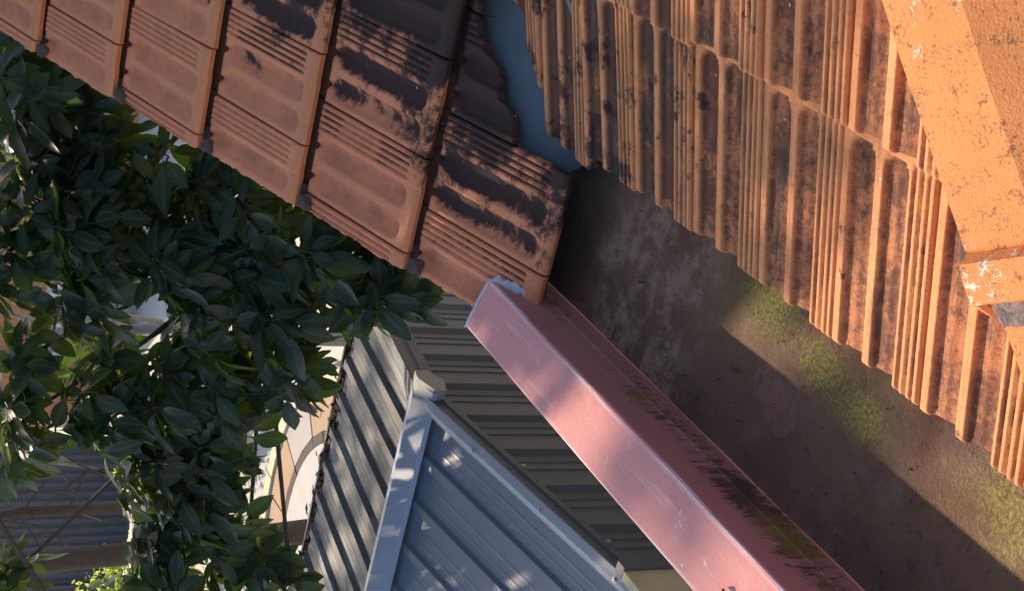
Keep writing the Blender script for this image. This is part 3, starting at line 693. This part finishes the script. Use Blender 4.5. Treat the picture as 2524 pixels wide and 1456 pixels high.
# unseen crown lobes above and beside the view, placed to shade roofs and gutter
UP = [(-1.8, 4.9, .0, .5), (-2.7, 5.0, .15, .5), (-2.35, 4.45, .3, .5), (-2.87, 4.12, .45, .34), (-2.62, 3.92, .12, .28), (-3.0, 4.40, 1.15, .42), (-3.0, 4.42, 1.6, .38), (-2.65, 4.8, 1.2, .4), (-3.2, 4.32, .85, .26), (-5.54, 5.79, 2.2, .16), (-5.75, 5.6, 2.25, .10), (-3.3, 4.6, .75, .35), (-3.05, 4.35, .2, .3), (-2.9, 4.9, .7, .6), (-2.2, 5.2, .6, .6), (-3.4, 5.4, .2, .6), (-3.4, 5.6, 1.0, .6), (-2.7, 5.6, 1.3, .6), (-3.9, 5.6, -.5, .55), (-4.4, 5.4, -.9, .5), (-4.9, 5.6, -.5, .5), (-4.2, 6.2, .3, .6), (-3.9, 5.0, -1.3, .4), (-4.7, 5.0, -1.2, .4), (-3.2, 6.2, .6, .6), (-5.4, 5.9, -.3, .5), (-4.8, 6.5, .1, .5)]
TB = V((-1.5, 5.95, -4.7))
tr = thing('broadleaf_tree', TB, 'large dark green broadleaf tree with whorled glossy leaves beside the tiled verge', 'tree')
trunk = [TB, TB + V((.03, -.02, 1.2)), TB + V((-.02, 0, 2.4)), TB + V((0, 0, 3.5)), TB + V((-.2, -.2, 4.6)), TB + V((-.7, -.35, 5.6))]
MB().tube(trunk, [.13, .11, .095, .08, .06, .035], 12).build('trunk', M_BARK, tr, True)
leaves = []   # (matrix 3x4, kind, matid)
def add_leaf(p, d, up, size):
    y = d.normalized(); x = y.cross(up).normalized(); z = x.cross(y)
    leaves.append((p, x * size, y * size, z * size, random.randrange(4)))
def whorl(tip, ax):
    ax = ax.normalized(); a = ax.orthogonal().normalized(); b = ax.cross(a); n = random.randint(6, 9); ph = random.random() * 6.28
    big = random.uniform(.102, .162)
    for k in range(n):
        an = ph + 2 * pi * k / n + random.gauss(0, .18); el = random.uniform(-.35, .45)
        d = (a * cos(an) + b * sin(an)) * cos(el) + ax * sin(el) + V((0, 0, -.22))
        sz = big * random.uniform(.62, 1.12)
        add_leaf(tip + d.normalized() * sz * .27, d, (ax + V((random.gauss(0, .25), random.gauss(0, .25), .5))).normalized(), sz)
for li, (lx, ly, lz, lr) in enumerate(LOBES + UP):
    inframe = li < len(LOBES); c = V((lx, ly, lz))
    nw = int((340 if inframe else (135 if lx > -3.7 else 62)) * lr * lr) + 3
    br = MB()
    # limb from the trunk to the lobe
    if inframe: s0 = TB + V((0, 0, 2.75 if lx < -2.1 else 3.3)); mid = s0.lerp(c, .6); mid.z = min(mid.z, lz - .28); mid.z = -1.85 if lx < -2.1 else mid.z
    else: s0 = TB + V((-.2, -.2, 4.6)); mid = s0.lerp(c, .55) + V((0, 0, .15))
    br.tube([s0, s0.lerp(mid, .5) + V((0, 0, -.05)), mid, c], [.016, .013, .011, .007] if inframe else [.035, .026, .018, .010], 6)
    for i in range(nw):
        u_ = V((random.gauss(0, 1), random.gauss(0, 1), random.gauss(.15, 1))).normalized(); rr_ = lr * random.uniform(.45, 1.05)
        tip = c + V((u_.x * rr_, u_.y * rr_, u_.z * rr_ * .85))
        ax = (u_ + V((0, -.15, .9))).normalized()
        whorl(tip, ax)
        j = c.lerp(tip, .5) + V((0, 0, -.04)); br.tube([c.lerp(tip, .05), j, tip - ax * .03, tip + ax * .012], [.006, .0045, .0035, .003], 4, False)
    br.build('branch', M_BARK2, tr, True)
print('leaves', len(leaves))
# the 300 leaves that show largest in the picture are objects of their own
PO = np.array([p for p, *_ in leaves]); Yv = np.array([y for _, _, y, _, _ in leaves]); Zv = np.array([z for _, _, _, z, _ in leaves])
ctr = PO + Yv * .5; Fn = np.array(FW); Rn = np.array(RT); Un = np.array(UPV)
dep = ctr @ Fn; px = .5 - FPX * (ctr @ Un) / dep; py = .2886 - FPX * (ctr @ Rn) / dep   # in picture widths
nz = Zv / np.linalg.norm(Zv, axis=1)[:, None]; vd = ctr / np.linalg.norm(ctr, axis=1)[:, None]
area = np.abs((nz * vd).sum(1)) * (np.linalg.norm(Yv, axis=1) / dep) ** 2
inside = (px > .005) & (px < .42) & (py > .02) & (py < .572)
def verge_y(x): return .049 + .60 * x      # the tiled verge hides what lies above this line
inside &= py > verge_y(px)
order = np.argsort(dep); cov = {}; vis = np.zeros(len(leaves), bool)
for i in order:
    if not inside[i]: continue
    cell = (int(px[i] * 110), int(py[i] * 110))
    if cov.get(cell, 0) < 1: vis[i] = True
    for ddx in (-1, 0, 1):
        for ddy in (-1, 0, 1):
            if abs(ddx) + abs(ddy) < 2:
                cc = (cell[0] + ddx, cell[1] + ddy); cov[cc] = cov.get(cc, 0) + (1 if ddx == ddy == 0 else .4)
cand = [i for i in np.argsort(-area) if vis[i]][:300]; cset = set(int(i) for i in cand)
LM = []
for k in range(4):
    me = bpy.data.meshes.new('leaf'); me.from_pydata([tuple(q) for q in LG[k][0]], [], LG[k][1]); me.materials.append(M_LEAF); me.shade_smooth(); LM.append(me)
    a_ = me.attributes.new('rib', 'FLOAT', 'POINT'); RIB = [0, 0] + [0, 1, 0] * 8; a_.data.foreach_set('value', RIB)
LMY = LM[0].copy(); LMY.materials.clear(); LMY.materials.append(M_LEAFY); LMR = LM[2].copy(); LMR.materials.clear(); LMR.materials.append(M_LEAFR)
for n_, i in enumerate(cand):
    p, x, y, z, kd = leaves[int(i)]
    me = LM[kd]
    if n_ in (262,): me = LMY
    o = bpy.data.objects.new('leaf', me); link(o, tr)
    m4 = Matrix((x, y, z)).transposed().to_4x4(); m4.translation = p - TB; o.matrix_basis = m4
vv, ff = [], []; base = 0
for i, (p, x, y, z, kd) in enumerate(leaves):
    if i in cset: continue
    G, F = LG[kd]; q = G @ np.array([x, y, z]) + np.array(p); vv.append(q); ff += [tuple(base + a for a in f) for f in F]; base += len(G)
me = bpy.data.meshes.new('crown'); me.from_pydata(np.concatenate(vv).tolist(), [], ff); me.materials.append(M_LEAF); me.shade_smooth()
a_ = me.attributes.new('rib', 'FLOAT', 'POINT'); a_.data.foreach_set('value', RIB * (len(me.vertices) // len(RIB)))
tag(obj('crown', me, tr), kind='stuff')

# ------------------------------------------------------------------ unseen tree, added out of view to shade the metal roof
leaves.clear(); T2 = V((-8.6, 9.4, -4.7))
t2 = thing('broadleaf_tree', T2, 'unseen broadleaf tree added beyond the patio shelter to shade its metal roof', 'tree')
MB().tube([T2, T2 + V((.05, 0, 2.5)), T2 + V((.1, 0, 4.6)), T2 + V((.3, -.1, 6.2))], [.17, .14, .11, .05], 10).build('trunk', M_BARK, t2, True)
br = MB()
for lx, ly, lz, lr in ((-8.6, 8.35, 1.5, .7), (-8.1, 8.9, 1.3, .7), (-7.6, 9.45, 1.2, .65), (-7.3, 9.9, 1.4, .5), (-8.9, 8.8, 2.3, .6), (-8.2, 8.5, .6, .5), (-7.8, 9.3, .5, .45), (-8.4, 9.5, 2.3, .7), (-9.2, 9.2, 1.4, .7)):
    c = V((lx, ly, lz)); br.tube([T2 + V((.1, 0, 4.4)), (T2 + V((.1, 0, 4.9))).lerp(c, .6), c], [.05, .03, .015], 6)
    for i in range(int(72 * lr * lr) + 3):
        u_ = V((random.gauss(0, 1), random.gauss(0, 1), random.gauss(.15, 1))).normalized(); tip = c + u_ * lr * random.uniform(.4, 1.05)
        whorl(tip, (u_ + V((0, 0, .9))).normalized())
br.build('branch', M_BARK2, t2, True)
vv, ff = [], []; base = 0
for p, x, y, z, kd in leaves:
    G, F = LG[kd]; q = G @ np.array([x, y, z]) + np.array(p); vv.append(q); ff += [tuple(base + a for a in f) for f in F]; base += len(G)
me = bpy.data.meshes.new('crown'); me.from_pydata(np.concatenate(vv).tolist(), [], ff); me.materials.append(M_LEAF); me.shade_smooth()
tag(obj('crown', me, t2), kind='stuff')

# ------------------------------------------------------------------ bare grey-limbed tree further back
gt = thing('bare_tree', (-3.9, 8.2, -4.7), 'pale grey bare limbed tree seen through a gap in the dark leaves', 'tree')
MB().tube([(-3.9, 8.2, -4.7), (-3.86, 8.1, -3.4), (-3.84, 8, -2.51), (-3.78, 8, -2.25), (-3.81, 8, -2.02)], [.07, .055, .042, .038, .034], 10).build('trunk', M_BARK, gt, True)
MB().tube([(-3.81, 8, -2.04), (-3.74, 8, -1.81), (-3.75, 8, -1.65), (-3.79, 8, -1.49), (-3.72, 8.1, -1.2), (-3.6, 8.1, -.8)], [.022, .020, .018, .016, .014, .012], 9).build('branch', M_BARK, gt, True)
MB().tube([(-3.81, 8, -2.04), (-3.90, 7.95, -1.90), (-3.95, 7.9, -1.80), (-3.97, 7.9, -1.76)], [.018, .016, .014, .012], 9).build('branch', M_BARK, gt, True)
MB().tube([(-3.84, 8, -2.35), (-3.70, 7.9, -2.15), (-3.66, 7.9, -1.9), (-3.60, 7.9, -1.7)], [.022, .018, .016, .012], 8).build('branch', M_BARK, gt, True)
MB().tube([(-4.75, 7.2, -4.7), (-4.68, 7.1, -3.0), (-4.72, 7, -1.97), (-4.77, 7, -1.38), (-4.9, 7, -.9)], [.09, .08, .07, .06, .05], 10).build('branch', M_BARK2, gt, True)
MB().tube([(-4.68, 7.1, -2.6), (-4.42, 7, -1.93), (-4.43, 7, -1.34), (-4.5, 7, -1.0)], [.045, .035, .03, .02], 8).build('branch', M_BARK2, gt, True)
MB().tube([(-4.2, 7.0, -1.75), (-4.11, 7, -1.36 - .12), (-3.98, 7, -1.36), (-3.89, 7, -1.22)], [.026, .03, .03, .028], 8).build('branch', M_BARK, gt, True)
for i in range(26):
    a = V((random.uniform(-4.7, -4.0), 7, random.uniform(-2.1, -1.3))); d = V((random.gauss(0, .2), random.gauss(0, .1), random.uniform(.05, .5)))
    MB().tube([a, a + d * .5 + V((random.gauss(0, .04), 0, 0)), a + d], [.006, .004, .0025], 4).build('branch', M_BARK2, gt)

# ------------------------------------------------------------------ shrubs
def shrub(cx, cy, cz, rx, rz, n, label, sz=.05):
    t_ = thing('shrub', (cx, cy, -4.7), label, 'shrub', 'sunlit shrubs behind the yard'); vv = []; ff = []; b = 0
    for i in range(n):
        u_ = V((random.gauss(0, 1), random.gauss(0, 1), random.gauss(0, 1))).normalized() * random.uniform(.5, 1.05)
        u_ *= 1 + .35 * mn.noise(u_ * 2.3 + V((cx, cy, 0)))
        p = V((cx + u_.x * rx, cy + u_.y * rx, cz + u_.z * rz)); y = V((random.gauss(0, 1), random.gauss(0, 1), random.gauss(0, .7))).normalized(); x = y.orthogonal().normalized()
        s_ = sz * random.uniform(.6, 1.3)
        vv += [p - x * s_ * .3, p + y * s_ * .7, p + x * s_ * .3, p - y * s_ * .7]; ff.append((b, b + 1, b + 2, b + 3)); b += 4
    MB().add(vv, ff).build('foliage', M_SHRUB, t_)
    st = MB()
    for i in range(5): st.tube([(cx, cy, -4.7), (cx + random.gauss(0, .2) * rx, cy, (cz - 4.7) / 2), (cx + random.gauss(0, .5) * rx, cy, cz + rz * .4)], [.03, .02, .01], 5)
    st.build('stem', M_BARK2, t_)
shrub(-8.95, 18.6, -4.3, .42, .42, 1500, 'bright yellow green shrub in front of the brick house', .075)
shrub(-11.0, 28.0, -3.0, 2.4, 1.9, 4200, 'large sunlit shrub beyond the yard, below the tile verge', .14)
shrub(-7.5, 30.0, -2.6, 2.6, 2.2, 4200, 'tall sunlit shrub farthest beyond the yard', .15)
shrub(-8.0, 13.6, -4.1, .55, .6, 1800, 'low yellow green shrub beside the curved paving', .06)
shrub(-9.6, 13.4, -4.0, .6, .75, 1800, 'yellow green shrub between the curved paving and the dark fence', .06)

# ------------------------------------------------------------------ curved paving
pv = MB(); cx, cy, r0 = -7.222, 10.172, 1.216
pad = [(cx + cos(a) * r0, cy + sin(a) * r0) for a in np.linspace(0, 2 * pi, 65)[:-1]]
n = len(pad)
pvo = thing('pavement', (cx, cy, -4.7), None, None); pvo['kind'] = 'structure'
MB().add([(x_, y_, -4.60) for x_, y_ in pad] + [(x_, y_, -4.7) for x_, y_ in pad], [tuple(range(n))] + [(i, n + i, n + (i + 1) % n, (i + 1) % n) for i in range(n)]).build('slab', M_PAD, pvo)
for ring, (ra, rb, cnt) in enumerate(((1.225, 1.32, 30), (1.33, 1.74, 15), (1.75, 1.90, 24))):
    for i in range(cnt):
        a0 = 2 * pi * (i + .02) / cnt; a1 = 2 * pi * (i + .98) / cnt; zz = -4.605 + random.gauss(0, .004) + (.03 if ring == 2 else 0)
        q = []
        for z_ in (-4.7, zz):
            for r_, ang in ((ra, a0), (rb, a0), (rb, (a0 + a1) / 2), (rb, a1), (ra, a1), (ra, (a0 + a1) / 2)): q.append((cx + cos(ang) * r_, cy + sin(ang) * r_, z_))
        MB().add(q, [(6, 7, 8, 9, 10, 11)] + [(k, (k + 1) % 6, 6 + (k + 1) % 6, 6 + k) for k in range(6)]).build('paver', (M_BARK2 if ring == 0 else random.choice([M_PAVE1, M_PAVE1, M_PAVE2]) if ring == 1 else M_CREAM), pvo)

# ------------------------------------------------------------------ dark ribbed fence
fe = thing('metal_fence', (-11.3, 17, -4.7), 'dark slate ribbed metal fence behind bare branches', 'fence')
xs = []; x_ = -14.2
while x_ < -9.75:
    xs += [(x_, 0), (x_ + .022, .03), (x_ + .075, .03), (x_ + .097, 0)]; x_ += .135
MB().add([(a, 17 - h + (a + 11) * .05, z_) for a, h in xs for z_ in (-4.66, -2.86)], [(2 * i, 2 * i + 2, 2 * i + 3, 2 * i + 1) for i in range(len(xs) - 1)]).build('panel', M_FENCE, fe)
for a in (-14.2, -11.9, -9.72): MB().box(a - .03, a + .03, 16.93 + (a + 11) * .05, 17.03 + (a + 11) * .05, -4.7, -2.82).build('post', M_FENCE, fe)
MB().bar((-14.2, 16.98 - .16, -2.86), (-9.72, 16.98 + .064, -2.86), .035, (0, 0, 1), .04).build('rail', M_FENCE, fe)

# ------------------------------------------------------------------ brick house
bh = thing('brick_house', (-9.4, 20.2, -4.7), 'orange brick house wall with slatted window seen through the leaves', 'house')
MB().box(-11.2, -6.0, 20.012, 20.25, -4.7, -1.9).build('wall', M_JOINT, bh)
BW, BH = .23, .076
bmesh_ = MB().box(0, BW, 0, .09, 0, BH).mesh('brick'); bmesh_.materials.append(M_BRICK)
rest = MB(); cnt = 0
for r_ in range(32):
    z_ = -4.69 + r_ * (BH + .010)
    for i in range(22):
        x_ = -11.18 + i * (BW + .010) + (.12 if r_ % 2 else 0)
        if -9.98 < x_ + BW and x_ < -8.95 and -4.45 < z_ + BH and z_ < -3.80: continue
        if -10.3 < x_ < -8.4 and -4.2 < z_ < -2.5 and cnt < 300:
            o = bpy.data.objects.new('brick', bmesh_); link(o, bh); o.location = V((x_, 20.0 + random.gauss(0, .002), z_)) - bh.location; cnt += 1
        else: rest.box(x_, x_ + BW, 20.0, 20.09, z_, z_ + BH)
tag(rest.build('bricks', M_BRICK, bh), kind='stuff')
wn = MB().box(-9.96, -8.97, 20.03, 20.06, -4.44, -3.81).build('window', M_GLASS, bh)
for a in ((-9.97, -8.96, -3.86, -3.80), (-9.97, -8.96, -4.45, -4.39), (-9.97, -9.92, -4.39, -3.86), (-9.01, -8.96, -4.39, -3.86), (-9.50, -9.45, -4.39, -3.86)):
    o = MB().box(a[0], a[1], 19.97, 20.045, a[2], a[3]).build('frame', M_WFR, None); o.parent = wn; o.location = -abs_loc(wn)
for i in range(6):
    zz = -4.36 + i * .085
    for x0, x1 in ((-9.915, -9.505), (-9.445, -9.015)):
        o = MB().add([(x0, 19.985, zz), (x1, 19.985, zz), (x1, 20.02, zz + .07), (x0, 20.02, zz + .07), (x0, 19.99, zz - .006), (x1, 19.99, zz - .006), (x1, 20.026, zz + .066), (x0, 20.026, zz + .066)], [(0, 1, 2, 3), (7, 6, 5, 4), (0, 4, 5, 1), (2, 6, 7, 3)]).build('slat', M_SLAT, None)
        o.parent = wn; o.location = -abs_loc(wn)
MB().box(-10.06, -9.98, 19.90, 19.98, -4.7, -2.0).build('downpipe', M_DKT, bh)
MB().box(-11.4, -5.9, 19.55, 20.2, -1.95, -1.80).build('fascia', M_DKT, bh)
MB().add([(-11.5, 19.5, -1.80), (-5.8, 19.5, -1.80), (-5.8, 23.5, -.3), (-11.5, 23.5, -.3)], [(0, 1, 2, 3)]).build('roof', M_DKT, bh)
